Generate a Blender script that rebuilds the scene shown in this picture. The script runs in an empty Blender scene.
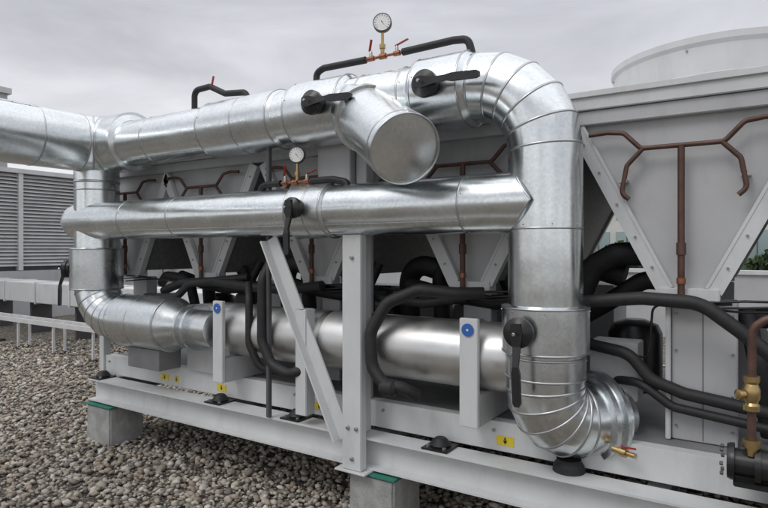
import bpy, bmesh, math, random
import numpy as np
from mathutils import Vector as V, Matrix
random.seed(7); np.random.seed(7)
scene=bpy.context.scene
pi=math.pi

# ------------------------------------------------------------ materials
def mat(name,col=(.5,.5,.5),metal=0,rough=.5,noise=0,nscale=8,bump=0,bscale=40,bdist=.01,rvar=0,detail=4,streak=0):
    m=bpy.data.materials.new(name); m.use_nodes=True
    nt=m.node_tree; N=nt.nodes; Lk=nt.links; b=N['Principled BSDF']
    b.inputs['Base Color'].default_value=(*col,1); b.inputs['Metallic'].default_value=metal
    b.inputs['Roughness'].default_value=rough
    tc=N.new('ShaderNodeTexCoord')
    if noise or rvar:
        n=N.new('ShaderNodeTexNoise'); n.inputs['Scale'].default_value=nscale; n.inputs['Detail'].default_value=detail
        Lk.new(tc.outputs['Object'],n.inputs['Vector'])
        if noise:
            r=N.new('ShaderNodeMapRange'); r.inputs[1].default_value=.3; r.inputs[2].default_value=.7
            r.inputs[3].default_value=1-noise; r.inputs[4].default_value=1+noise*.6
            Lk.new(n.outputs['Fac'],r.inputs[0]); fac=r.outputs[0]
            if streak:
                # faint grime, blotchy and slightly drawn out vertically
                mp=N.new('ShaderNodeMapping'); mp.inputs['Scale'].default_value=(7,7,2.2); Lk.new(tc.outputs['Object'],mp.inputs[0])
                n2=N.new('ShaderNodeTexNoise'); n2.inputs['Scale'].default_value=1; n2.inputs['Detail'].default_value=7; n2.inputs['Roughness'].default_value=.65; Lk.new(mp.outputs[0],n2.inputs['Vector'])
                r3=N.new('ShaderNodeMapRange'); r3.inputs[1].default_value=.5; r3.inputs[2].default_value=.75; r3.inputs[3].default_value=1; r3.inputs[4].default_value=1-streak
                Lk.new(n2.outputs['Fac'],r3.inputs[0])
                mu=N.new('ShaderNodeMath'); mu.operation='MULTIPLY'; Lk.new(fac,mu.inputs[0]); Lk.new(r3.outputs[0],mu.inputs[1]); fac=mu.outputs[0]
            mx=N.new('ShaderNodeVectorMath'); mx.operation='SCALE'; mx.inputs[0].default_value=col
            Lk.new(fac,mx.inputs['Scale']); Lk.new(mx.outputs[0],b.inputs['Base Color'])
        if rvar:
            r2=N.new('ShaderNodeMapRange'); r2.inputs[1].default_value=.3; r2.inputs[2].default_value=.7
            r2.inputs[3].default_value=rough-rvar; r2.inputs[4].default_value=rough+rvar
            Lk.new(n.outputs['Fac'],r2.inputs[0]); Lk.new(r2.outputs[0],b.inputs['Roughness'])
    if bump:
        n3=N.new('ShaderNodeTexNoise'); n3.inputs['Scale'].default_value=bscale; n3.inputs['Detail'].default_value=3
        Lk.new(tc.outputs['Object'],n3.inputs['Vector'])
        bp=N.new('ShaderNodeBump'); bp.inputs['Strength'].default_value=bump; bp.inputs['Distance'].default_value=bdist
        Lk.new(n3.outputs['Fac'],bp.inputs['Height']); Lk.new(bp.outputs['Normal'],b.inputs['Normal'])
    return m
def galv(name,col,rough,wav=.5,sp=.04):
    """galvanised cladding: fine spangle, soft dents, smears"""
    m=mat(name,col,1,rough); nt=m.node_tree; N=nt.nodes; Lk=nt.links; b=N['Principled BSDF']; tc=N['Texture Coordinate']
    vo=N.new('ShaderNodeTexVoronoi'); vo.inputs['Scale'].default_value=70; Lk.new(tc.outputs['Object'],vo.inputs['Vector'])
    ns=N.new('ShaderNodeTexNoise'); ns.inputs['Scale'].default_value=5; ns.inputs['Detail'].default_value=5; ns.inputs['Roughness'].default_value=.55
    Lk.new(tc.outputs['Object'],ns.inputs['Vector'])
    a=N.new('ShaderNodeMapRange'); a.inputs[3].default_value=1-sp; a.inputs[4].default_value=1+sp
    sep=N.new('ShaderNodeSeparateColor'); Lk.new(vo.outputs['Color'],sep.inputs[0]); Lk.new(sep.outputs[0],a.inputs[0])
    c2=N.new('ShaderNodeMapRange'); c2.inputs[1].default_value=.3;c2.inputs[2].default_value=.7;c2.inputs[3].default_value=.94;c2.inputs[4].default_value=1.03
    Lk.new(ns.outputs['Fac'],c2.inputs[0])
    mu=N.new('ShaderNodeMath'); mu.operation='MULTIPLY'; Lk.new(a.outputs[0],mu.inputs[0]); Lk.new(c2.outputs[0],mu.inputs[1])
    sc=N.new('ShaderNodeVectorMath'); sc.operation='SCALE'; sc.inputs[0].default_value=col; Lk.new(mu.outputs[0],sc.inputs['Scale']); Lk.new(sc.outputs[0],b.inputs['Base Color'])
    rr=N.new('ShaderNodeMapRange'); rr.inputs[1].default_value=.3;rr.inputs[2].default_value=.7;rr.inputs[3].default_value=rough*.8;rr.inputs[4].default_value=rough*1.25
    Lk.new(ns.outputs['Fac'],rr.inputs[0]); Lk.new(rr.outputs[0],b.inputs['Roughness'])
    n2=N.new('ShaderNodeTexNoise'); n2.inputs['Scale'].default_value=3.5; n2.inputs['Detail'].default_value=1
    Lk.new(tc.outputs['Object'],n2.inputs['Vector'])
    bp=N.new('ShaderNodeBump'); bp.inputs['Strength'].default_value=wav; bp.inputs['Distance'].default_value=.012
    Lk.new(n2.outputs['Fac'],bp.inputs['Height']); Lk.new(bp.outputs['Normal'],b.inputs['Normal'])
    return m
M_galv=galv('galvanised_sheet',(.77,.805,.81),.24,.45,.06)
M_galv2=galv('galvanised_sheet_dull',(.72,.75,.76),.29,.45,.06)
M_shell=galv('brushed_shell',(.66,.66,.65),.40,.15,.02)
M_seam=mat('seam_metal',(.55,.56,.57),1,.32)
M_paint=mat('light_grey_paint',(.60,.61,.61),0,.45,.06,5,.05,60,streak=.14)
M_paint2=mat('grey_panel_paint',(.45,.455,.46),0,.5,.06,3,.05,60,streak=.14)
M_dgrey=mat('dark_grey_paint',(.09,.09,.095),0,.6,.2,5)
M_mgrey=mat('mid_grey_paint',(.22,.22,.225),0,.6,.2,5)
M_black=mat('black_foam',(.016,.016,.017),0,.6,.3,20,.35,50,.005)
M_blackp=mat('black_plastic',(.015,.015,.016),0,.35,.3,15)
M_coil=mat('coil_fins',(.22,.22,.22),.2,.55,.2,30)
M_copper=mat('oxidised_copper',(.115,.064,.05),.45,.5,.35,14)
M_brass=mat('brass',(.5,.36,.17),1,.35,.2,20)
M_red=mat('red_handle',(.35,.03,.025),0,.4)
M_orange=mat('copper_fitting',(.33,.14,.08),.7,.4,.3,30)
M_yel=mat('yellow_label',(.75,.58,.03),0,.5,.12,30)
M_blue=mat('blue_label',(.03,.12,.42),0,.4)
M_white=mat('white_face',(.8,.8,.78),0,.4)
M_green=mat('green_pad',(.03,.2,.14),0,.7,.2,20)
M_conc=mat('concrete',(.36,.36,.35),0,.9,.25,10,.6,60,.006,streak=.25)
M_louv=mat('louvre_grey',(.62,.62,.62),.0,.5,.1,4)
M_rust=mat('steel_bolt',(.4,.39,.37),1,.4)

# ------------------------------------------------------------ mesh helpers
def empty(name,loc=(0,0,0)):
    e=bpy.data.objects.new(name,None); scene.collection.objects.link(e); e.location=loc; e.empty_display_size=.1
    return e
def mk(name,verts,faces,m,parent=None,smooth=False,ang=12):
    me=bpy.data.meshes.new(name); me.from_pydata([tuple(v) for v in verts],[],faces); me.materials.append(m)
    bm=bmesh.new(); bm.from_mesh(me); bmesh.ops.recalc_face_normals(bm,faces=bm.faces); bm.to_mesh(me); bm.free()
    if smooth:
        me.polygons.foreach_set('use_smooth',[True]*len(me.polygons)); me.set_sharp_from_angle(angle=math.radians(ang))
    o=bpy.data.objects.new(name,me); scene.collection.objects.link(o)
    if parent: o.parent=parent
    return o
def basis(t):
    t=V(t).normalized(); up=V((0,0,1)) if abs(t.z)<.9 else V((0,1,0))
    a=t.cross(up).normalized(); b=a.cross(t).normalized(); return t,a,b
def fillet(pts,rad,n):
    pts=[V(p) for p in pts]; out=[pts[0]]
    for i in range(1,len(pts)-1):
        p=pts[i]; a=(pts[i-1]-p); b=(pts[i+1]-p); la,lb=a.length,b.length; a.normalize(); b.normalize()
        ang=a.angle(b)
        if ang>pi-.03: out.append(p); continue
        r=rad[i-1] if isinstance(rad,(list,tuple)) else rad
        d=min(r/math.tan(ang/2),la*.49,lb*.49); r=d*math.tan(ang/2)
        cen=p+(a+b).normalized()*(r/math.sin(ang/2))
        s=p+a*d-cen; e=p+b*d-cen; tot=s.angle(e); ax=s.cross(e).normalized()
        for k in range(n+1): out.append(cen+Matrix.Rotation(tot*k/n,3,ax)@s)
    out.append(pts[-1]); return out
def screws(ring,cen,parent,step=9,off=0,r=.004,shift=None):
    """little self-tapping screw heads along a lap seam"""
    verts=[];faces=[]
    for k in range(off,len(ring),step):
        p=V(ring[k]); o=(p-cen).normalized(); 
        if shift: p=p+shift
        t,a,b=basis(o); k0=len(verts)
        for dd,rr in ((0,r),(.0035,r*.8)):
            for j in range(6): verts.append(p+o*dd+a*(rr*math.cos(j*pi/3))+b*(rr*math.sin(j*pi/3)))
        for j in range(6): j2=(j+1)%6; faces.append((k0+j,k0+j2,k0+6+j2,k0+6+j))
        faces.append(tuple(k0+6+j for j in range(6)))
    mk('screws',verts,faces,M_rust,parent)
def sweep(name,pts,r,m,parent=None,segs=64,seam=None,seamr=.0045,cap=True,ang=10,longs=None):
    pts=[V(p) for p in pts]; q=[pts[0]]
    for p in pts[1:]:
        if (p-q[-1]).length>1e-4: q.append(p)
    pts=q; n=len(pts)
    T=[(pts[i+1]-pts[i]).normalized() for i in range(n-1)]
    t,a,b=basis(T[0]); rings=[[pts[0]+a*(r*math.cos(2*pi*k/segs))+b*(r*math.sin(2*pi*k/segs)) for k in range(segs)]]
    for i in range(1,n):
        ti=T[i-1]; nn=(ti+T[i]).normalized() if i<n-1 else ti
        rings.append([v+ti*(((pts[i]-v).dot(nn))/ti.dot(nn)) for v in rings[-1]])
    verts=[v for R in rings for v in R]; faces=[]
    for i in range(n-1):
        for k in range(segs):
            k2=(k+1)%segs; faces.append((i*segs+k,i*segs+k2,(i+1)*segs+k2,(i+1)*segs+k))
    if cap: faces+= [tuple(range(segs))[::-1],tuple((n-1)*segs+k for k in range(segs))]
    o=mk(name,verts,faces,m,parent,True,ang)
    if seam:
        idx=range(1,n-1) if seam is True else seam
        for i in idx: loop(name+'_seam',rings[i],pts[i],seamr,M_seam,parent)
    for (i0,i1,k) in (longs or []):
        A=rings[i0][k]; B=rings[i1][k]; d=(B-A).normalized(); oo=(A-pts[i0]).normalized()
        bar('long_seam',A+oo*.0005,B+oo*.0005,.012,.0035,M_galv2,parent,up=oo)
        nS=max(2,int((B-A).length/.12)); vs=[];fs=[]
        for j in range(nS):
            p=A.lerp(B,(j+.5)/nS)+oo*.002; s=oo.cross(d); k0=len(vs)
            for dd in (0,.003):
                for jj in range(6): vs.append(p+oo*dd+d*(.0035*math.cos(jj*pi/3))+s*(.0035*math.sin(jj*pi/3)))
            for jj in range(6): j2=(jj+1)%6; fs.append((k0+jj,k0+j2,k0+6+j2,k0+6+jj))
            fs.append(tuple(k0+6+jj for jj in range(6)))
        mk('screws',vs,fs,M_rust,parent)
    return o
def loop(name,ring,cen,r,m,parent):
    """closed bead following a ring of points"""
    n=len(ring); verts=[]; faces=[]; S=6
    for k in range(n):
        p=ring[k]; t=(ring[(k+1)%n]-ring[k-1]).normalized(); o=(p-cen).normalized(); b=t.cross(o).normalized()
        for j in range(S):
            an=2*pi*j/S; verts.append(p+o*(r*.7*math.cos(an))+b*(r*1.6*math.sin(an)))
    for k in range(n):
        for j in range(S):
            k2=(k+1)%n;j2=(j+1)%S; faces.append((k*S+j,k*S+j2,k2*S+j2,k2*S+j))
    return mk(name,verts,faces,m,parent,True,80)
def ringat(name,c,axis,r,parent,w=.004,m=None,scr=False):
    t,a,b=basis(axis); c=V(c)
    R_=[c+a*(r*math.cos(2*pi*k/64))+b*(r*math.sin(2*pi*k/64)) for k in range(64)]
    loop(name,R_,c,w,m or M_seam,parent)
    if scr: screws(R_,c,parent,8,3,shift=t*.018)
def lathe(name,org,axis,prof,m,parent=None,segs=64,ang=25,close=True):
    t,a,b=basis(axis); org=V(org); verts=[]; faces=[]
    for d,r in prof:
        for k in range(segs): verts.append(org+t*d+a*(r*math.cos(2*pi*k/segs))+b*(r*math.sin(2*pi*k/segs)))
    n=len(prof)
    for i in range(n-1):
        for k in range(segs):
            k2=(k+1)%segs; faces.append((i*segs+k,i*segs+k2,(i+1)*segs+k2,(i+1)*segs+k))
    if close: faces+=[tuple(range(segs))[::-1],tuple((n-1)*segs+k for k in range(segs))]
    return mk(name,verts,faces,m,parent,True,ang)
def box(name,x0,x1,y0,y1,z0,z1,m,parent=None,bev=.004):
    bm=bmesh.new(); bmesh.ops.create_cube(bm,size=1)
    for v in bm.verts: v.co=V((x0+(v.co.x+.5)*(x1-x0),y0+(v.co.y+.5)*(y1-y0),z0+(v.co.z+.5)*(z1-z0)))
    if bev: bmesh.ops.bevel(bm,geom=bm.edges[:],offset=min(bev,.3*min(x1-x0,y1-y0,z1-z0)),segments=2,affect='EDGES')
    me=bpy.data.meshes.new(name); bm.to_mesh(me); bm.free(); me.materials.append(m)
    o=bpy.data.objects.new(name,me); scene.collection.objects.link(o)
    if parent:o.parent=parent
    return o
def extr(name,poly,p,q,m,parent=None,up=(0,0,1)):
    """extrude a 2D (side,up) polygon from p to q"""
    p=V(p);q=V(q);t=(q-p).normalized(); up=V(up); s=t.cross(up).normalized(); u=s.cross(t).normalized()
    n=len(poly); verts=[p+s*x+u*y for x,y in poly]+[q+s*x+u*y for x,y in poly]
    faces=[(k,(k+1)%n,n+(k+1)%n,n+k) for k in range(n)]+[tuple(range(n))[::-1],tuple(range(n,2*n))]
    return mk(name,verts,faces,m,parent)
def bar(name,p,q,w,h,m,parent=None,up=(0,0,1)):
    return extr(name,[(-w/2,-h/2),(w/2,-h/2),(w/2,h/2),(-w/2,h/2)],p,q,m,parent,up)
def Hsec(w,h,tf=.012,tw=.008):
    return [(-w/2,-h/2),(w/2,-h/2),(w/2,-h/2+tf),(tw/2,-h/2+tf),(tw/2,h/2-tf),(w/2,h/2-tf),(w/2,h/2),(-w/2,h/2),(-w/2,h/2-tf),(-tw/2,h/2-tf),(-tw/2,-h/2+tf),(-w/2,-h/2+tf)]
def Csec(w,h,t=.008):
    return [(-w/2,-h/2),(w/2,-h/2),(w/2,h/2),(-w/2,h/2),(-w/2,h/2-t),(w/2-t,h/2-t),(w/2-t,-h/2+t),(-w/2,-h/2+t)]
def hose(name,pts,r,parent,m=None,rad=.12,segs=20):
    return sweep(name,fillet(pts,rad,8),r,m or M_black,parent,segs,ang=50)
def bolt(c,axis,parent,r=.012,m=None):
    lathe('bolt',c,axis,[(0,r),(.01,r),(.012,r*.7)],m or M_rust,parent,6,20)

# ------------------------------------------------------------ camera / light
cam=bpy.data.cameras.new('camera'); co=bpy.data.objects.new('camera',cam); scene.collection.objects.link(co)
co.location=(0,0,1.65); co.rotation_euler=(pi/2,0,math.radians(32.8)); cam.sensor_width=36; cam.lens=27.19
cam.shift_y=-.0065; cam.clip_end=2000; cam.clip_start=.05; scene.camera=co
w=bpy.data.worlds.new("World"); scene.world=w; w.use_nodes=True; nt=w.node_tree; N=nt.nodes; Lk=nt.links
bg=N['Background']; sky=N.new('ShaderNodeTexSky'); sky.sky_type='NISHITA'; sky.sun_disc=False
sun_el=math.radians(50); sun_rot=math.radians(200)
sky.sun_elevation=sun_el; sky.sun_rotation=sun_rot
tc=N.new('ShaderNodeTexCoord'); mp=N.new('ShaderNodeMapping'); mp.inputs['Scale'].default_value=(1.0,1.0,3.4); mp.inputs['Location'].default_value=(.35,.1,.2)
Lk.new(tc.outputs['Generated'],mp.inputs[0])
ns=N.new('ShaderNodeTexNoise'); ns.inputs['Scale'].default_value=2.0; ns.inputs['Detail'].default_value=6; ns.inputs['Roughness'].default_value=.52
ns.inputs['Distortion'].default_value=.5
Lk.new(mp.outputs[0],ns.inputs['Vector'])
sp=N.new('ShaderNodeSeparateXYZ'); Lk.new(tc.outputs['Generated'],sp.inputs[0])
rp=N.new('ShaderNodeValToRGB'); Lk.new(sp.outputs['Z'],rp.inputs[0])
el=rp.color_ramp.elements; K=10
el[0].position=0; el[0].color=(.90,.92,.94,1)
el[1].position=1; el[1].color=(1.35,1.37,1.42,1)
for p,c in ((.1,(.88,.89,.92)),(.25,(.72,.725,.765)),(.4,(.58,.585,.63)),(.65,(1.08,1.09,1.14))):
    e=el.new(p); e.color=(*c,1)
mr=N.new('ShaderNodeMapRange'); mr.inputs[1].default_value=.3; mr.inputs[2].default_value=.7; mr.inputs[3].default_value=.68*K; mr.inputs[4].default_value=1.26*K
Lk.new(ns.outputs['Fac'],mr.inputs[0])
vm=N.new('ShaderNodeVectorMath'); vm.operation='SCALE'; Lk.new(rp.outputs[0],vm.inputs[0]); Lk.new(mr.outputs[0],vm.inputs['Scale'])
mx=N.new('ShaderNodeMix'); mx.data_type='RGBA'; mx.inputs[0].default_value=.93
Lk.new(sky.outputs[0],mx.inputs[6]); Lk.new(vm.outputs[0],mx.inputs[7])
Lk.new(mx.outputs[2],bg.inputs[0]); bg.inputs[1].default_value=.105
sl=bpy.data.lights.new('sun','SUN'); sl.energy=.85; sl.angle=math.radians(22); sl.color=(1,.97,.93)
so=bpy.data.objects.new('sun',sl); scene.collection.objects.link(so)
sd=V((math.sin(sun_rot)*math.cos(sun_el),math.cos(sun_rot)*math.cos(sun_el),math.sin(sun_el)))
so.rotation_euler=sd.to_track_quat('Z','Y').to_euler()
scene.view_settings.view_transform='Standard'; scene.view_settings.look='None'; scene.view_settings.exposure=0

# ------------------------------------------------------------ ground + gravel
def ground():
    m=mat('gravel_ground',(.2,.18,.155),0,.9); nt=m.node_tree;N=nt.nodes;Lk=nt.links;b=N['Principled BSDF'];tc=N['Texture Coordinate']
    vo=N.new('ShaderNodeTexVoronoi'); vo.inputs['Scale'].default_value=32; Lk.new(tc.outputs['Object'],vo.inputs['Vector'])
    ve=N.new('ShaderNodeTexVoronoi'); ve.feature='DISTANCE_TO_EDGE'; ve.inputs['Scale'].default_value=32; Lk.new(tc.outputs['Object'],ve.inputs['Vector'])
    sep=N.new('ShaderNodeSeparateColor'); Lk.new(vo.outputs['Color'],sep.inputs[0])
    cr=N.new('ShaderNodeValToRGB'); Lk.new(sep.outputs[0],cr.inputs[0]); e=cr.color_ramp.elements
    e[0].color=(.14,.12,.10,1); e[1].color=(.50,.46,.40,1); k=e.new(.5); k.color=(.30,.265,.22,1)
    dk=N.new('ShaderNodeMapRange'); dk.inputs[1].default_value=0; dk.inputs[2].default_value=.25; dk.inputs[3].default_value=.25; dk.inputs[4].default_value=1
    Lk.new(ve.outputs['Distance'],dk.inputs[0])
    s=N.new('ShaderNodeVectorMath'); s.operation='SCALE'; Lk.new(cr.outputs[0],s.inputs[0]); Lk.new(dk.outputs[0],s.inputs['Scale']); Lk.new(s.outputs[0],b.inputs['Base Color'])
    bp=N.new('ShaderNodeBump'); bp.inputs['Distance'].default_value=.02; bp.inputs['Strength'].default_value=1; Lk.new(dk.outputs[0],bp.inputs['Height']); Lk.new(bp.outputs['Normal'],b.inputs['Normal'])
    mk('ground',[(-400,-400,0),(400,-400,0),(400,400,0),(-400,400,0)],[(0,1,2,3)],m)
    bm=bmesh.new(); bmesh.ops.create_icosphere(bm,subdivisions=1,radius=1); bm.verts.ensure_lookup_table()
    bv=np.array([v.co[:] for v in bm.verts]); bf=np.array([[v.index for v in f.verts] for f in bm.faces]); bm.free()
    n=56000; nv=len(bv)
    x=np.random.uniform(-11,1.5,n*2); y=np.random.uniform(.6,7.5,n*2)
    keep=(x*-.5417+y*.8406<10.5)&(np.random.rand(n*2)<np.clip(1.6-(x*-.5417+y*.8406)/8,.2,1)); x=x[keep][:n];y=y[keep][:n]; n=len(x)
    r=np.random.uniform(.010,.026,n)*np.random.choice([1,1,1,1.4],n)
    sc=np.stack([r*np.random.uniform(.8,1.3,n),r*np.random.uniform(.7,1.1,n),r*np.random.uniform(.45,.8,n)],1)
    a=np.random.uniform(0,2*pi,n); ca,sa=np.cos(a),np.sin(a)
    jit=1+np.random.uniform(-.22,.22,(n,nv,1))
    P=bv[None]*jit*sc[:,None,:]
    tl=np.random.uniform(-.5,.5,n)[:,None]; P[:,:,2]+=P[:,:,0]*tl
    X=P[:,:,0]*ca[:,None]-P[:,:,1]*sa[:,None]+x[:,None]; Y=P[:,:,0]*sa[:,None]+P[:,:,1]*ca[:,None]+y[:,None]
    Z=P[:,:,2]+np.random.uniform(.004,.03,n)[:,None]
    co_=np.stack([X,Y,Z],2).reshape(-1,3); F=(bf[None]+np.arange(n)[:,None,None]*nv).reshape(-1,3)
    me=bpy.data.meshes.new('gravel'); me.vertices.add(len(co_)); me.vertices.foreach_set('co',co_.ravel())
    me.loops.add(F.size); me.loops.foreach_set('vertex_index',F.ravel().astype(np.int32))
    me.polygons.add(len(F)); me.polygons.foreach_set('loop_start',np.arange(0,F.size,3,dtype=np.int32))
    me.update(calc_edges=True); me.polygons.foreach_set('use_smooth',np.ones(len(F),bool))
    pal=np.array([(.42,.385,.33),(.34,.30,.25),(.25,.215,.175),(.50,.47,.42),(.31,.25,.19),(.18,.165,.145),(.39,.345,.28)])
    cc=pal[np.random.randint(0,len(pal),n)]*np.random.uniform(.85,1.2,(n,1))
    col=np.concatenate([np.repeat(cc,nv,0),np.ones((n*nv,1))],1)
    at=me.color_attributes.new('Col','FLOAT_COLOR','POINT'); at.data.foreach_set('color',col.ravel())
    m2=mat('pebble',(.3,.3,.3),0,.85); A=m2.node_tree.nodes.new('ShaderNodeAttribute'); A.attribute_name='Col'
    m2.node_tree.links.new(A.outputs['Color'],m2.node_tree.nodes['Principled BSDF'].inputs['Base Color'])
    me.materials.append(m2); o=bpy.data.objects.new('gravel',me); scene.collection.objects.link(o)
ground()
ps=empty('paving_slab_path')
for i in range(9):
    box('slab',-5.0+i*.51,-4.5+i*.51,1.10,1.60,.0,.055,M_conc,ps,.006)

# ------------------------------------------------------------ support steel frame
YB=2.90
fr=empty('steel_support_frame')
for yy in (YB,5.1):
    extr('long_beam',Hsec(.15,.185),(-4.86,yy,.4425),(1.6,yy,.4425),M_paint,fr)
for x in (-4.8,-3.4,-2.0,-.4,1.0):
    extr('cross_beam',Hsec(.1,.14),(x,YB+.076,.4425),(x,5.02,.4425),M_paint,fr)
box('upright_post',-2.075,-1.94,2.76,2.82,.352,1.735,M_paint,fr)
box('upright_post_web',-2.015,-2.0,2.822,2.96,.54,1.735,M_paint,fr)
box('base_plate',-2.12,-1.9,2.74,2.98,.338,.35,M_paint,fr)
bar('diagonal_brace',(-2.68,2.80,1.72),(-2.08,2.80,.52),.012,.09,M_paint,fr,up=(1,0,0))
bar('diagonal_brace_flange',(-2.72,2.765,1.70),(-2.12,2.765,.50),.06,.012,M_paint,fr,up=(1,0,.5))
box('top_arm',-2.74,-1.93,2.75,2.87,1.74,1.755,M_paint,fr)
box('pipe_saddle_channel',-2.40,-2.14,2.93,3.02,1.76,2.34,M_paint2,fr)
box('upper_upright',-2.13,-2.05,2.98,3.06,.54,2.34,M_paint2,fr)
box('thin_strut',-2.735,-2.705,2.80,2.83,.537,2.34,M_dgrey,fr)
for x,z in ((-2.0,.42),(-2.03,.60),(-1.97,.60),(-2.0,1.6)): bolt((x,2.758,z),(0,-1,0),fr)
box('end_post',-4.95,-4.88,2.98,3.05,.536,1.0,M_paint,fr)

def block(x0,x1,y0,y1):
    e=empty('concrete_block')
    bm=bmesh.new(); bmesh.ops.create_cube(bm,size=1)
    for v in bm.verts:
        t=.97 if v.co.z>0 else 1.0
        v.co=V(((x0+x1)/2+v.co.x*(x1-x0)*t,(y0+y1)/2+v.co.y*(y1-y0)*t,(v.co.z+.5)*.325))
    bmesh.ops.bevel(bm,geom=bm.edges[:],offset=.012,segments=2,affect='EDGES')
    bmesh.ops.subdivide_edges(bm,edges=bm.edges[:],cuts=3,use_grid_fill=True)
    for v in bm.verts: v.co+=V((random.uniform(-1,1),random.uniform(-1,1),random.uniform(-1,1)))*.002
    me=bpy.data.meshes.new('block_body'); bm.to_mesh(me); bm.free(); me.materials.append(M_conc)
    o=bpy.data.objects.new('block_body',me); scene.collection.objects.link(o); o.parent=e
    box('rubber_pad',x0-.01,x1+.01,y0-.01,y1+.01,.326,.337,M_green,e,.002)
for x0,x1 in ((-4.85,-4.5),(-2.06,-1.74),(.3,.65)):
    block(x0,x1,2.80,3.12); block(x0,x1,4.95,5.25)

# ------------------------------------------------------------ chiller
ch=empty('air_cooled_chiller')
YC=3.0
for yy,s in ((YC,1),(5.2,-1)):
    extr('base_rail',Csec(.07,.16) ,(-4.9,yy+.035*s,.63),(1.6,yy+.035*s,.63),M_paint,ch)
    box('base_rail_face',-4.9,1.6,yy-.002,yy+.004,.551,.709,M_paint,ch,.001)
for x in np.arange(-4.85,1.6,.72):
    box('base_crossmember',x,x+.07,3.07,5.16,.56,.69,M_paint2,ch)
    bolt((x+.035,YC-.003,.66),(0,-1,0),ch,.009)
box('drip_tray',-4.85,1.5,3.08,5.1,.70,.706,M_mgrey,ch,0)
for x in (-4.78,-3.30,-2.56,-1.5,.1):
    box('isolator_plate',x-.08,x+.08,2.83,2.99,.536,.546,M_blackp,ch,.002)
    lathe('isolator',(x,2.915,.546),(0,0,1),[(0,.055),(.008,.06),(.03,.045),(.045,.03)],M_black,ch,24)
    bolt((x-.05,2.86,.546),(0,0,1),ch); bolt((x+.05,2.86,.546),(0,0,1),ch)
def label(x,z,wd=.1,h=.05):
    box('warning_label',x-wd/2,x+wd/2,YC-.005,YC-.0025,z-h/2,z+h/2,M_yel,ch,0)
    y=YC-.007
    mk('label_arrow',[(x-.012,y,z+.002),(x+.012,y,z+.002),(x,y,z-.018)],[(0,1,2)],M_blackp,ch)
    mk('label_arrow_stem',[(x-.004,y,z+.018),(x+.004,y,z+.018),(x+.004,y,z+.003),(x-.004,y,z+.003)],[(0,1,2,3)],M_blackp,ch)
for x in (-4.05,-3.38,-2.44,-1.15): label(x,.61)
label(-3.9,.61,.05); label(-2.62,.62,.05)

cxs=[.87,-.28,-1.43,-2.58,-3.73,-4.75]
YF=3.15; YR=5.25
for cx in cxs:
    g=ch
    zt,zb=2.30,1.46; ht,hb=.535,.10
    for yy,sg in ((YF,1),(YR,-1)):
        for s in (-1,1):
            p=V((cx+s*(hb-.02),yy,zb)); q=V((cx+s*(ht-.03),yy,zt))
            d=(q-p).normalized(); nrm=V((d.z,0,-d.x))*s
            mk('v_leg',[p-nrm*.0,p+nrm*.065,q+nrm*.065,q,p+V((0,.05*sg,0)),p+nrm*.065+V((0,.05*sg,0)),q+nrm*.065+V((0,.05*sg,0)),q+V((0,.05*sg,0))],
               [(0,1,2,3),(4,5,6,7),(0,1,5,4),(1,2,6,5),(2,3,7,6),(3,0,4,7)],M_paint,g)
            mk('v_leg_lip',[p-nrm*.012+V((0,-.004*sg,0)),p+nrm*.002+V((0,-.004*sg,0)),q+nrm*.002+V((0,-.004*sg,0)),q-nrm*.012+V((0,-.004*sg,0)),
                p-nrm*.012+V((0,.03*sg,0)),p+nrm*.002+V((0,.03*sg,0)),q+nrm*.002+V((0,.03*sg,0)),q-nrm*.012+V((0,.03*sg,0))],
               [(0,1,2,3),(4,5,6,7),(0,1,5,4),(1,2,6,5),(2,3,7,6),(3,0,4,7)],M_paint,g)
        y2=yy+.035*sg
        mk('v_end_panel',[(cx-hb,y2,zb),(cx+hb,y2,zb),(cx+ht-.03,y2,zt),(cx-ht+.03,y2,zt)],[(0,1,2,3)],M_paint2,g)
        for s in (-1,1):
            for t in (.12,.3,.5,.7,.88):
                xx=cx+s*(hb+(ht-hb)*t+.01); bolt((xx,yy-.001*sg,zb+(zt-zb)*t),(0,-sg,0),g,.006)
        box('v_foot',cx-.13,cx+.13,yy-.01,yy+.09,1.40,1.46,M_paint,g)
    for s in (-1,1):
        a=V((cx+s*(hb+.03),0,zb)); b=V((cx+s*(ht+.02),0,zt)); off=V((-.03*s,0,.015))
        vs=[]
        for yy in (YF+.05,YR-.05):
            for p in (a,b,b+off,a+off): vs.append((p.x,yy,p.z))
        mk('coil',vs,[(0,1,2,3),(4,5,6,7),(0,1,5,4),(1,2,6,5),(2,3,7,6),(3,0,4,7)],M_coil,g)
    yc=YF-.03; r=.012
    T=lambda pts,rr=r: hose('copper_pipe',[(cx-.03+x,yc,z) for x,z in pts],rr,g,M_copper,.04,12)
    T([(0,1.42),(0,2.15)],.016)
    for s in (-1,1):
        T([(0,2.15),(.18*s,2.15),(.26*s,2.235),(.34*s,2.245),(.43*s,2.24)])
        T([(.17*s,2.15),(.245*s,2.07),(.27*s,1.93),(.235*s,1.90)])
        box('pipe_clip',cx-.03+.265*s-.02,cx-.03+.265*s+.02,yc-.004,yc+.06,1.985,2.0,M_rust,g,.001)
    lathe('copper_coupling',(cx-.03,yc,1.62),(0,0,1),[(0,.017),(.002,.022),(.06,.022),(.062,.017)],M_copper,g,20)
    lathe('copper_coupling',(cx-.03,yc,1.48),(0,0,1),[(0,.017),(.002,.021),(.03,.021),(.032,.017)],M_orange,g,20)
XL,XR=-5.32,1.5
box('top_rail_front',XL,XR,YF-.03,YF+.05,2.375,2.465,M_paint,ch)
box('top_rail_lower',XL,XR,YF-.012,YF+.05,2.30,2.372,M_paint2,ch)
box('top_rail_lip',XL,XR,YF-.045,YF-.03,2.44,2.47,M_paint,ch,.002)
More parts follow.
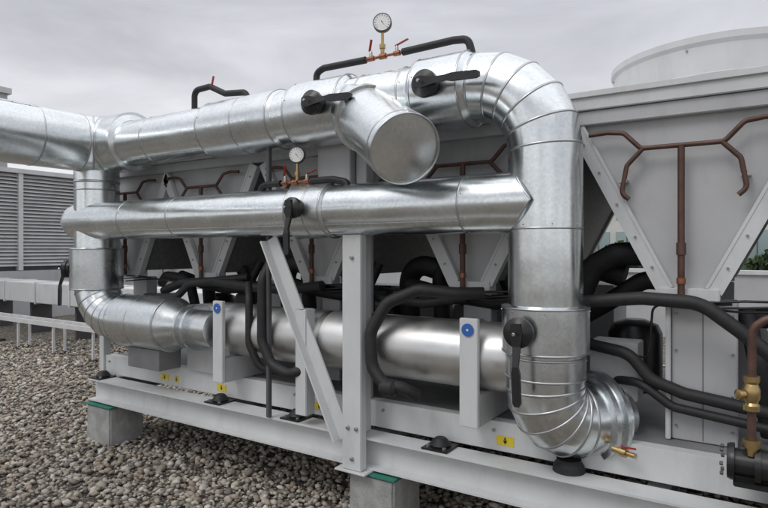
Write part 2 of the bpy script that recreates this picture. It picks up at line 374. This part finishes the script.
box('top_rail_rear',XL,XR,YR-.05,YR+.03,2.30,2.465,M_paint,ch)
box('top_deck',XL,XR,YF+.052,YR-.052,2.43,2.45,M_paint,ch,0)
for cx in (-.2,-2.5,-4.55):
    cy=4.2
    lathe('fan_shroud',(cx,cy,2.452),(0,0,1),[(0,.64),(.02,.62),(.30,.62),(.32,.635),(.355,.635),(.35,.625),(.31,.61),(.02,.605)],M_paint,ch,96,30,False)
    ringat('shroud_band',(cx,cy,2.60),(0,0,1),.621,ch,.004,M_paint)
    for k in range(6):
        a=2*pi*(k+.3)/6; bolt((cx+.62*math.cos(a),cy+.62*math.sin(a),2.74),(math.cos(a),math.sin(a),0),ch,.006)
    lathe('fan_hub',(cx,cy,2.50),(0,0,1),[(0,.1),(.12,.1),(.14,.08)],M_dgrey,ch,24)
    for k in range(7):
        a=2*pi*k/7; R=Matrix.Rotation(a,3,'Z')
        pts=[V((.09,-.05,.06)),V((.56,-.12,.03)),V((.57,.06,.12)),V((.09,.05,.1))]
        mk('fan_blade',[R@p+V((cx,cy,2.5)) for p in pts],[(0,1,2,3)],M_dgrey,ch)
    for rr in (.15,.25,.35,.45,.55): ringat('grille_ring',(cx,cy,2.74),(0,0,1),rr,ch,.003)
    for k in range(6):
        a=pi*k/6; dx,dy=.6*math.cos(a),.6*math.sin(a)
        bar('grille_bar',(cx-dx,cy-dy,2.735),(cx+dx,cy+dy,2.735),.005,.005,M_dgrey,ch)
for cx in cxs:
    box('rail_joint',cx+.573,cx+.579,YF-.034,YF-.031,2.376,2.464,M_dgrey,ch,0)
    box('v_support_rear',cx-.13,cx+.13,5.1,5.2,.71,1.399,M_paint2,ch)
box('v_support',-.36,-.08,3.2,3.36,.71,1.399,M_paint2,ch)
box('v_support_flange',-.385,-.362,3.17,3.36,.71,1.399,M_paint,ch)
box('v_support_seam',-.225,-.222,3.197,3.202,.72,1.39,M_dgrey,ch,0)
for z in (.78,.95,1.15,1.33):
    bolt((-.34,3.198,z),(0,-1,0),ch,.006); bolt((-.10,3.198,z),(0,-1,0),ch,.006)
box('v_support',.74,1.0,3.2,3.36,.71,1.399,M_paint2,ch)
box('v_support',-1.52,-1.34,3.26,3.36,.71,1.399,M_paint2,ch)
box('v_support',-2.66,-2.5,3.3,3.4,.71,1.399,M_paint2,ch)
box('v_support',-4.85,-4.65,3.25,3.36,.71,1.399,M_paint2,ch)
box('grey_terminal_box',-.76,-.52,3.22,3.4,.86,1.16,M_paint2,ch)
box('shell_support_plate',-3.73,-3.25,2.96,3.30,.712,1.215,M_paint2,ch)
box('shell_support_plate',-3.24,-3.14,2.79,2.82,.712,1.285,M_paint,ch)
box('shell_saddle',-3.24,-3.14,2.822,3.3,.712,.88,M_paint2,ch)
box('pipe_saddle',-4.25,-3.85,2.80,3.0,.712,.868,M_mgrey,ch)
box('shell_support_post',-2.47,-2.38,2.79,2.88,.60,1.27,M_paint,ch)
box('shell_support_plate',-1.33,-1.225,2.80,2.83,.712,1.285,M_paint,ch)
box('shell_saddle',-1.33,-1.225,2.832,3.3,.712,.88,M_paint2,ch)
for x,z,y in ((-3.19,1.235,2.785),(-1.28,1.225,2.795)):
    lathe('blue_sticker',(x,y,z),(0,-1,0),[(0,.034),(.002,.034)],M_blue,ch,32)
    lathe('blue_sticker_dot',(x,y-.003,z),(0,-1,0),[(0,.006),(.001,.006)],M_white,ch,16)
lathe('evaporator_shell',(-3.22,3.02,1.06),(1,0,0),[(0,.16),(.01,.185),(.72,.185),(.73,.19),(.75,.19),(.76,.185),(.85,.185),(.87,.15)],M_shell,ch,72)
lathe('evaporator_shell',(-2.34,3.02,1.06),(1,0,0),[(0,.15),(.02,.187),(.3,.187),(.31,.192),(.33,.192),(.34,.187),(1.0,.187),(1.0,.20),(1.03,.20),(1.03,.187),(1.2,.187),(1.26,.17),(1.3,.12)],M_shell,ch,72)
box('electrical_cabinet',-2.0,-.9,4.55,5.05,.71,1.38,M_paint2,ch)
box('rear_panel',-4.6,-2.3,4.7,5.05,.71,1.3,M_paint2,ch)
def comp(x,y,z=.95,r=.15,h=.42,m=None):
    lathe('compressor',(x,y,z-h/2),(0,0,1),[(0,r*.8),(.03,r),(h-.08,r),(h-.03,r*.85),(h,r*.4)],m or M_blackp,ch,32)
for i,(x,y) in enumerate(((-.62,3.75),(-.1,3.85),(.4,3.7),(-1.75,3.9),(-1.25,3.95),(-2.9,3.8),(-2.45,3.9),(-3.9,3.8),(-4.35,3.85),(.9,3.8))): comp(x,y,1.06 if i%2 else 1.02,.15,.42,M_mgrey if i%2 else None)
H=lambda pts,r,rad=.12: hose('insulated_hose',pts,r,ch,None,rad)
H([(-.86,3.4,1.38),(-.78,3.38,1.55),(-.66,3.38,1.62),(-.45,3.4,1.63),(-.3,3.6,1.55)],.065)
H([(-.95,3.6,1.2),(-.7,3.5,1.36),(-.5,3.45,1.5),(-.1,3.5,1.3),(.3,3.5,1.3)],.05)
H([(-1.0,3.05,1.36),(-.74,3.0,1.385),(-.47,3.0,1.415),(-.22,3.0,1.405),(-.07,3.0,1.29),(.04,3.0,1.2),(.2,3.0,1.05),(.6,3.1,.95)],.032,.2)
H([(-.80,3.2,1.15),(-.55,3.15,1.12),(-.45,3.15,1.0),(-.3,3.15,.95),(.1,3.15,.9),(.4,3.4,.9)],.03)
H([(-.72,3.3,.95),(-.5,3.15,.98),(-.35,3.14,.88),(.2,3.14,.82),(.5,3.3,.82)],.022)
H([(-.05,3.35,1.35),(.0,3.3,1.1),(.05,3.35,.75)],.04)
H([(-1.30,3.05,1.40),(-1.43,2.95,1.40),(-1.62,2.88,1.42),(-1.80,2.82,1.34),(-1.885,2.78,1.17),(-1.87,2.77,.97),(-1.78,2.77,.875),(-1.68,2.79,.875),(-1.62,2.86,.82)],.036,.12)
lathe('hose_bulb',(-1.81,2.775,.865),(1,0,.0),[(0,.03),(.02,.05),(.09,.05),(.11,.03)],M_black,ch,24)
H([(-2.76,2.9,1.60),(-2.765,2.80,1.45),(-2.76,2.79,1.04),(-2.67,2.79,.89),(-2.52,2.79,.85),(-2.44,2.8,.88),(-2.40,2.95,.84)],.033)
H([(-4.2,3.1,1.3),(-3.9,3.05,1.38),(-3.5,3.05,1.40),(-3.1,3.05,1.37),(-2.8,3.1,1.36),(-2.5,3.1,1.40)],.035)
H([(-4.3,3.0,1.25),(-3.9,3.0,1.27),(-3.75,3.0,1.38),(-3.2,3.1,1.44)],.03)
H([(-4.5,3.3,1.35),(-4.3,3.2,1.42),(-4.0,3.2,1.40),(-3.9,3.2,1.1),(-3.9,3.3,.8)],.04)
H([(-2.3,3.12,1.40),(-2.0,3.1,1.33),(-1.7,3.1,1.32),(-1.45,3.15,1.36)],.028)
H([(-3.05,2.95,1.40),(-2.95,2.86,1.3),(-2.93,2.84,1.0),(-2.85,2.86,.84),(-2.7,2.95,.80)],.026)
for cx0 in (-1.43,-2.58,-3.73):
    H([(cx0-.35,3.5,1.0),(cx0-.35,3.45,1.5),(cx0-.1,3.42,1.58),(cx0+.12,3.42,1.5),(cx0+.2,3.5,1.2)],.055,.1)
    H([(cx0-.5,3.3,1.42),(cx0-.2,3.28,1.36),(cx0+.1,3.28,1.33),(cx0+.5,3.3,1.36)],.045,.2)
    H([(cx0+.35,3.4,1.55),(cx0+.3,3.35,1.4),(cx0+.35,3.3,1.1),(cx0+.45,3.4,.8)],.035,.1)
    H([(cx0+.5,3.6,1.0),(cx0+.5,3.55,1.45),(cx0+.62,3.5,1.55),(cx0+.8,3.5,1.5)],.07,.15)
for (dz,dy) in ((0,0),(.012,.01),(-.01,.012)):
    pts=[]
    for i in range(26):
        x=-4.8+i*.25; pts.append((x,3.13+dy+.01*math.sin(i*2.1),1.385+dz+.018*math.sin(i*1.3+dz*90)))
    sweep('control_cable',pts,.006,M_blackp,ch,8,ang=60)
sweep('control_cable',fillet([(-.52,3.22,1.1),(-.46,3.16,1.1),(-.44,3.16,1.37),(-.1,3.16,1.39)],.04,6),.006,M_blackp,ch,8,ang=60)
lathe('rubber_foot',(-.80,2.96,.536),(0,0,1),[(0,.08),(.03,.075),(.05,.06),(.06,.06)],M_black,ch,32)

# ------------------------------------------------------------ insulated pipework
def valve(pos,out,lever,L=.26,R=.05):
    e=empty('lever_valve'); pos=V(pos); out=V(out).normalized(); lever=V(lever).normalized()
    lathe('valve_neck',pos-out*.05,out,[(0,R*.7),(.06,R*.7),(.062,R),(.085,R),(.09,R*1.15),(.115,R*1.15),(.125,R*.8),(.14,R*.4)],M_blackp,e,32)
    s=lever.cross(out).normalized(); p=pos+out*.085
    prof=[(-.045,.022),(0,.032),(.06,.018),(L*.45,.013),(L*.55,.02),(L*.95,.019),(L,.011)]
    verts=[];faces=[]
    for d,w_ in prof:
        lift=.0 if d<.06 else min(.025,(d-.06)*.3)
        for a,b in ((-1,-1),(1,-1),(1,1),(-1,1)): verts.append(p+lever*d+s*(w_*a)+out*(lift+.009*b))
    for i in range(len(prof)-1):
        for k in range(4):
            k2=(k+1)%4; faces.append((i*4+k,i*4+k2,(i+1)*4+k2,(i+1)*4+k))
    n=len(prof); faces+=[(0,3,2,1),((n-1)*4,(n-1)*4+1,(n-1)*4+2,(n-1)*4+3)]
    mk('valve_lever',verts,faces,M_blackp,e)
    bolt(p+out*.03,out,e,.009)
    return e
def gauge(pos,h,R=.052):
    e=empty('pressure_gauge'); x,y,z=pos
    lathe('stem',(x,y,z),(0,0,1),[(0,.012),(.03,.012),(.03,.018),(.055,.018),(.055,.009),(h-R,.009)],M_brass,e,16)
    n=V((.42,-.9,.05)).normalized(); c=V((x,y,z+h))-n*.015
    lathe('case',c,n,[(0,R*.8),(.004,R),(.034,R),(.036,R*.93),(.033,R*.9)],M_dgrey,e,40)
    lathe('dial',c,n,[(.03,R*.9),(.0335,R*.9)],M_white,e,40)
    t,a,b=basis(n); f=c+n*.0345
    for k in range(13):
        an=math.radians(-135+270*k/12); d=a*math.sin(an)+b*math.cos(an); s=n.cross(d)*.0012
        p0=f+d*R*.66; p1=f+d*R*.82; mk('tick',[p0-s,p0+s,p1+s,p1-s],[(0,1,2,3)],M_blackp,e)
    d=(a*-.6+b*-.8); s=n.cross(d)*.002; mk('needle',[f-s-d*.01,f+s-d*.01,f+d*R*.6],[(0,1,2)],M_blackp,e)
    return e
R=.18; YP=2.87; ZA=2.506; XR_=-.893
main=empty('main_insulated_pipe')
path=[V((-4.36,YP,ZA)),V((-3.3,YP,ZA)),V((-1.62,YP,ZA))]
bend=fillet([(-1.62,YP,ZA),(XR_,YP,ZA),(XR_,YP,1.36)],.37,5)
full=path+bend[1:]
n_=len(full)
sweep('cladding',full,R,M_galv,main,72,seam=range(3,len(full)-1),longs=[(0,1,-11),(n_-2,n_-1,-17)])
for x in (-3.95,-3.3,-1.95,-1.66): ringat('seam',(x,YP,ZA),(1,0,0),R,main,scr=True)
for z in (1.75,): ringat('seam',(XR_,YP,z),(0,0,1),R,main,scr=True)
def cuff(org,axis,L,r1,r0=R,parent=main,m=None,ch_=.03):
    lathe('cuff',org,axis,[(0,r0),(ch_,r1),(L-ch_,r1),(L,r0)],m or M_galv2,parent,72,10)
    a=V(axis).normalized()
    ringat('seam',V(org)+a*ch_,axis,r1,parent,scr=True); ringat('seam',V(org)+a*(L-ch_),axis,r1,parent)
cuff((-3.32,YP,ZA),(1,0,0),.72,.196)
cuff((-2.5,YP,ZA),(1,0,0),.46,.205)
cuff((-1.60,YP,ZA),(1,0,0),.34,.203)
ringat('seam',(-2.95,YP,ZA),(1,0,0),.196,main)
br=empty('capped_branch_pipe')
p0=V((-2.06,2.87,2.50)); p1=V((-1.43,2.41,2.13)); d=(p1-p0).normalized(); L=(p1-p0).length
lathe('branch_cladding',p0,d,[(0,.178),(L-.012,.178),(L,.178),(L,.174),(L-.008,.172)],M_galv,br,72,20,False)
lathe('end_cap',p0,d,[(L-.03,.171),(L-.010,.171),(L+.004,.09),(L+.009,.01)],M_galv,br,72,60)
lathe('rib',p0,d,[(.22,.178),(.225,.195),(.26,.195),(.265,.178)],M_galv2,br,72)
ringat('seam',p0+d*(L-.06),d,.178,br); ringat('seam',p1-d*.002,d,.177,br,.005)
cuff((XR_,YP,1.375),(0,0,-1),.24,.212,ch_=.012)
cuff((XR_,YP,1.13),(0,0,-1),.12,.195,ch_=.01)
h=V((.634,.773,0))
foot=fillet([V((XR_,YP,1.15)),V((XR_,YP,.79)),V((XR_,YP,.79))+h*.38],.27,5)
sweep('foot_elbow',foot,R+.010,M_galv,main,72,seam=True)
fo=V((XR_,YP,.79))
lathe('foot_flange',fo+h*.25,h,[(0,.19),(.01,.216),(.035,.216),(.04,.20),(.06,.20),(.065,.228),(.085,.228),(.09,.2),(.10,.2),(.12,.12),(.22,.12)],M_galv2,main,72)
dv=empty('drain_valve'); q=fo+h*.34+V((.09,-.19,-.1))
lathe('drain_body',q,(.8,-.25,-.05),[(0,.014),(.04,.014),(.04,.022),(.07,.022),(.07,.012),(.11,.012)],M_brass,dv,16)
box('drain_lever',q.x+.04,q.x+.11,q.y-.03,q.y-.02,q.z+.02,q.z+.028,M_red,dv,.002)
hd=empty('header_pipe')
ZH=2.535
hp=fillet([(-4.75,-1.5,ZH),(-4.75,2.9,ZH),(-4.30,2.9,ZH)],.3,3)
sweep('header_cladding',[hp[0],(-4.75,.9,ZH),(-4.75,1.6,ZH),(-4.75,2.3,ZH)]+hp[1:],.235,M_galv,hd,72,seam=[2,3,4,5,6,7],longs=[(0,3,12)])
lathe('header_reducer',(-4.33,2.885,2.52),(1,0,0),[(0,.228),(.03,.226),(.06,.18)],M_galv2,hd,72)
lr=empty('riser_pipe')
lp=fillet([(-4.8,YP,2.40),(-4.8,YP,1.07),(-4.0,YP,1.07)],.32,5)
sweep('riser_cladding',lp,R,M_galv,lr,72,seam=True)
ringat('seam',(-4.8,YP,2.22),(0,0,1),R,lr,.007); ringat('seam',(-4.8,YP,2.15),(0,0,1),R,lr)
cuff((-4.8,YP,1.66),(0,0,-1),.36,.212,parent=lr,ch_=.012)
cuff((-4.38,YP,1.07),(1,0,0),.62,.208,parent=lr,ch_=.012)
ringat('seam',(-4.1,YP,1.07),(1,0,0),.208,lr)
lathe('reducer',(-3.78,YP,1.07),(1,0,0),[(0,.2),(.02,.2),(.16,.14),(.2,.14),(.2,.165),(.225,.165),(.225,.14),(.29,.14),(.29,.17),(.315,.17),(.315,.13),(.5,.13)],M_galv2,lr,64)
bp=empty('bypass_pipe')
rb=.155; YBp=2.82; ZB=1.885; S=96; verts=[];faces=[]
for x,kk in ((-5.0,0),(-4.9,0),(-3.6,0),(-2.45,0),(-1.2,0),(-.985,1)):
    for k in range(S):
        a=2*pi*k/S; z=rb*math.sin(a); y=rb*math.cos(a)
        xx=x
        if kk: xx=-.90-abs(z)*.75-.0
        if x==-5.0: xx=x+ .25*abs(z)
        verts.append((xx,YBp+y,ZB+z))
for i in range(5):
    for k in range(S): k2=(k+1)%S; faces.append((i*S+k,i*S+k2,(i+1)*S+k2,(i+1)*S+k))
faces+=[tuple(range(S))[::-1],tuple(5*S+k for k in range(S))]
mk('bypass_cladding',verts,faces,M_galv,bp,True,15)
loop('seam',[V(v) for v in verts[5*S:6*S]],V((-.98,YBp,ZB)),.003,M_seam,bp)
loop('seam',[V(v) for v in verts[0:S]],V((-4.98,YBp,ZB)),.004,M_seam,bp)
for x in (-3.6,-1.28,-4.2): ringat('seam',(x,YBp,ZB),(1,0,0),rb,bp,scr=True)
cuff((-2.46,YBp,ZB),(1,0,0),.30,.17,rb,bp,ch_=.015)
ringat('seam',(-2.3,YBp,ZB),(1,0,0),.17,bp)
an=math.radians(-38); oo=V((0,-math.cos(an),math.sin(an)))
for xa,xb in ((-4.2,-2.46),(-2.16,-1.28)):
    bar('long_seam',V((xa,YBp,ZB))+oo*rb,V((xb,YBp,ZB))+oo*rb,.012,.0035,M_galv2,bp,up=oo)

valve((-2.19,2.67,2.505),(0,-1,0),(1,.0,-.06),.33,.062)
valve((-1.44,2.67,2.50),(0,-1,0),(1,0,-.05),.33,.062)
valve((-2.33,2.66,1.895),(0,-1,0),(.03,0,-1),.28,.055)
valve((-.935,2.66,1.26),(0,-1,0),(.04,0,-1),.33,.062)
valve((-4.99,2.77,1.48),(-.8,-.6,0),(-.03,0,-1),.32,.068)
def smallbypass(name,pts1,c0,c1):
    e=empty(name)
    for p in pts1: hose('insulated_tube',p,.021,e,None,.05,16)
    c0=V(c0);c1=V(c1); dd=(c1-c0); L=dd.length
    lathe('brass_line',c0,dd,[(0,.008),(L*.1,.008),(L*.1,.015),(L*.25,.015),(L*.25,.009),(L*.4,.009),(L*.4,.017),(L*.55,.017),(L*.55,.008),(L*.75,.008),(L*.75,.015),(L*.9,.015),(L*.9,.008),(L,.008)],M_orange,e,16)
    for t in (.17,.82):
        p=c0+dd*t
        lathe('valve_stem',p,(0,0,1),[(0,.012),(.035,.01),(.045,.007)],M_rust,e,12)
        bar('red_lever',p+V((-.01,0,.045)),p+V((.01,-.01,.11)) if t<.5 else p+V((.08,-.01,.065)),.014,.005,M_red,e)
smallbypass('small_bypass_line',[[(-2.36,2.87,2.68),(-2.36,2.87,2.77),(-2.30,2.87,2.79),(-1.98,2.87,2.785)],[(-1.72,2.87,2.785),(-1.4,2.87,2.79),(-1.31,2.87,2.78),(-1.28,2.87,2.67)]],(-1.99,2.87,2.785),(-1.71,2.87,2.785))
gauge((-1.86,2.87,2.80),.18,.055)
smallbypass('small_bypass_line',[[(-2.78,2.80,2.0),(-2.78,2.80,2.06),(-2.72,2.80,2.075),(-2.60,2.80,2.075)],[(-2.34,2.80,2.075),(-2.18,2.80,2.075),(-2.06,2.79,2.05),(-2.04,2.78,1.99)]],(-2.61,2.80,2.075),(-2.33,2.80,2.075))
gauge((-2.46,2.80,2.085),.16)
e=empty('small_bypass_line')
hose('insulated_tube',[(-3.53,2.87,2.66),(-3.53,2.87,2.83),(-3.36,2.87,2.835),(-3.2,2.87,2.76),(-3.0,2.87,2.74),(-2.96,2.87,2.68)],.022,e,None,.05,16)
bar('red_lever',(-3.33,2.86,2.83),(-3.31,2.86,2.90),.014,.006,M_red,e)
cd=empty('copper_drop_pipe')
hose('copper_pipe',[(.3,2.62,1.40),(.03,2.6,1.39),(-.018,2.6,1.35),(-.02,2.6,.9)],.015,cd,M_copper,.06,16)
lathe('brass_valve_body',(-.02,2.6,1.04),(0,0,1),[(0,.02),(.0,.028),(.02,.028),(.03,.022),(.05,.03),(.08,.03),(.1,.022),(.11,.028),(.13,.028),(.13,.02)],M_brass,cd,24)
lathe('brass_valve_stem',(-.02,2.6,1.10),(-.8,-.6,0),[(0,.014),(.04,.014),(.04,.02),(.055,.02),(.06,.008)],M_brass,cd,16)
lathe('brass_elbow',(-.02,2.6,.93),(0,0,-1),[(0,.018),(0,.03),(.03,.03),(.03,.022),(.06,.022)],M_brass,cd,24)
pm=empty('circulation_pump')
lathe('pump_flange',(-.10,2.62,.83),(1,0,0),[(0,.065),(.015,.07),(.025,.07),(.025,.05),(.09,.05),(.09,.07),(.11,.07),(.11,.06),(.4,.06)],M_blackp,pm,40)
for k in range(6):
    a=pi*k/3; bolt((-.112,2.62+.052*math.cos(a),.83+.052*math.sin(a)),(-1,0,0),pm,.008,M_dgrey)
box('pump_bracket',-.08,.3,2.58,3.0,.745,.765,M_blackp,pm)
box('pump_bracket_leg',.05,.12,2.85,2.95,.537,.744,M_blackp,pm)

# ------------------------------------------------------------ background
lb=empty('louvred_plant_building')
XW=-14.5
box('wall_core',XW-3,XW-.12,-3,8.2,0,3.38,M_dgrey,lb,0)
for yy in np.arange(-3,8.21,1.4):
    box('panel_mullion',XW-.12,XW+.03,yy-.05,yy+.05,1.15,3.42,M_louv,lb,0)
for i in range(26):
    z=1.25+i*.083
    mk('louvre_slat',[(XW,-3,z),(XW,8.2,z),(XW-.09,8.2,z+.075),(XW-.09,-3,z+.075)],[(0,1,2,3)],M_louv,lb)
box('parapet_cap',XW-3.1,XW+.06,-3.1,8.28,3.42,3.52,M_louv,lb,0)
box('lower_wall',XW-.11,XW+.02,-3,8.2,.0,1.14,M_paint2,lb,0)
tb=empty('stair_tower')
box('tower_wall',-25,-21.8,3,9.8,0,7.0,M_paint2,tb,0); box('tower_roof_edge',-25.1,-21.7,2.9,9.9,7.002,7.2,M_louv,tb,0); box('tower_door',-21.79,-21.76,6,6.9,4.4,6.4,M_dgrey,tb,0)
bw=empty('parapet_wall')
box('parapet',-16,-15.8,8.4,30,0,1.25,M_paint2,bw,0); box('parapet_coping',-16.05,-15.75,8.4,30,1.252,1.32,M_paint,bw,0)
for i in range(14): box('parapet_joint',-15.798,-15.79,8.6+i*1.5,8.64+i*1.5,0,1.25,M_dgrey,bw,0)
pw=empty('parapet_wall')
box('parapet',-15.8,14,12,12.2,0,1.2,M_paint2,pw,0); box('parapet_coping',-15.8,14,11.95,12.25,1.202,1.27,M_paint,pw,0)
ct=empty('cable_tray')
for yy in (4.80,5.05): extr('tray_side',Csec(.02,.07),(-14,yy,.47),(-5.9,yy,.47),M_louv,ct)
for x in np.arange(-13.9,-5.9,.3): box('tray_rung',x,x+.03,4.81,5.04,.45,.46,M_louv,ct,0)
for x in np.arange(-13.7,-5.9,1.1):
    box('tray_leg',x,x+.035,4.82,4.85,0,.435,M_louv,ct,0); box('tray_leg',x,x+.035,5.0,5.03,0,.435,M_louv,ct,0)
    box('tray_foot',x-.06,x+.1,4.76,5.1,0,.03,M_blackp,ct,0)
dk=empty('ventilation_duct')
box('duct_body',-14.2,-5.8,5.7,6.3,.62,1.0,M_paint,dk,.01)
for x in np.arange(-14,-5.9,1.2): box('duct_flange',x,x+.03,5.68,6.32,.60,1.02,M_louv,dk,0)
for x in np.arange(-13.6,-5.9,1.6): box('duct_leg',x,x+.05,5.8,6.2,0,.6,M_dgrey,dk,0)
M_glass=mat('office_glass',(.28,.36,.36),.2,.15); M_off=mat('office_wall',(.58,.58,.55),0,.8,.1,1)
ob=empty('office_building')
box('walls',-16,14,34,46,0,5.6,M_off,ob,0)
for zf in (1.2,3.3):
    for x in np.arange(-15.6,13.5,1.5):
        box('window',x,x+1.15,33.93,33.99,zf,zf+1.4,M_glass,ob,0); box('window_mullion',x+.55,x+.6,33.90,33.93,zf,zf+1.4,M_dgrey,ob,0)
box('roof_edge',-16.3,14.3,33.7,46.3,5.602,5.85,M_paint2,ob,0)
M_leaf=mat('foliage',(.05,.085,.03),0,.8,.5,3)
def treeline(x0,x1,y,hh):
    vs=[];fs=[]
    for i in range(9000):
        x=random.uniform(x0,x1); top=hh*(.6+.25*math.sin(x*.9)+.15*math.sin(x*2.3+1))
        z=random.uniform(0,1)**.7*top; yy=y+random.uniform(-1.2,1.2); c=V((x,yy,z)); s=random.uniform(.1,.22)
        a=V((random.gauss(0,1),random.gauss(0,1),random.gauss(0,1))).normalized()*s; b=a.cross(V((random.gauss(0,1),random.gauss(0,1),.3))).normalized()*s
        k=len(vs); vs+=[c-a,c-b,c+a,c+b]; fs.append((k,k+1,k+2,k+3))
    mk('tree_line',vs,fs,M_leaf)
treeline(-20,12,28,1.9)
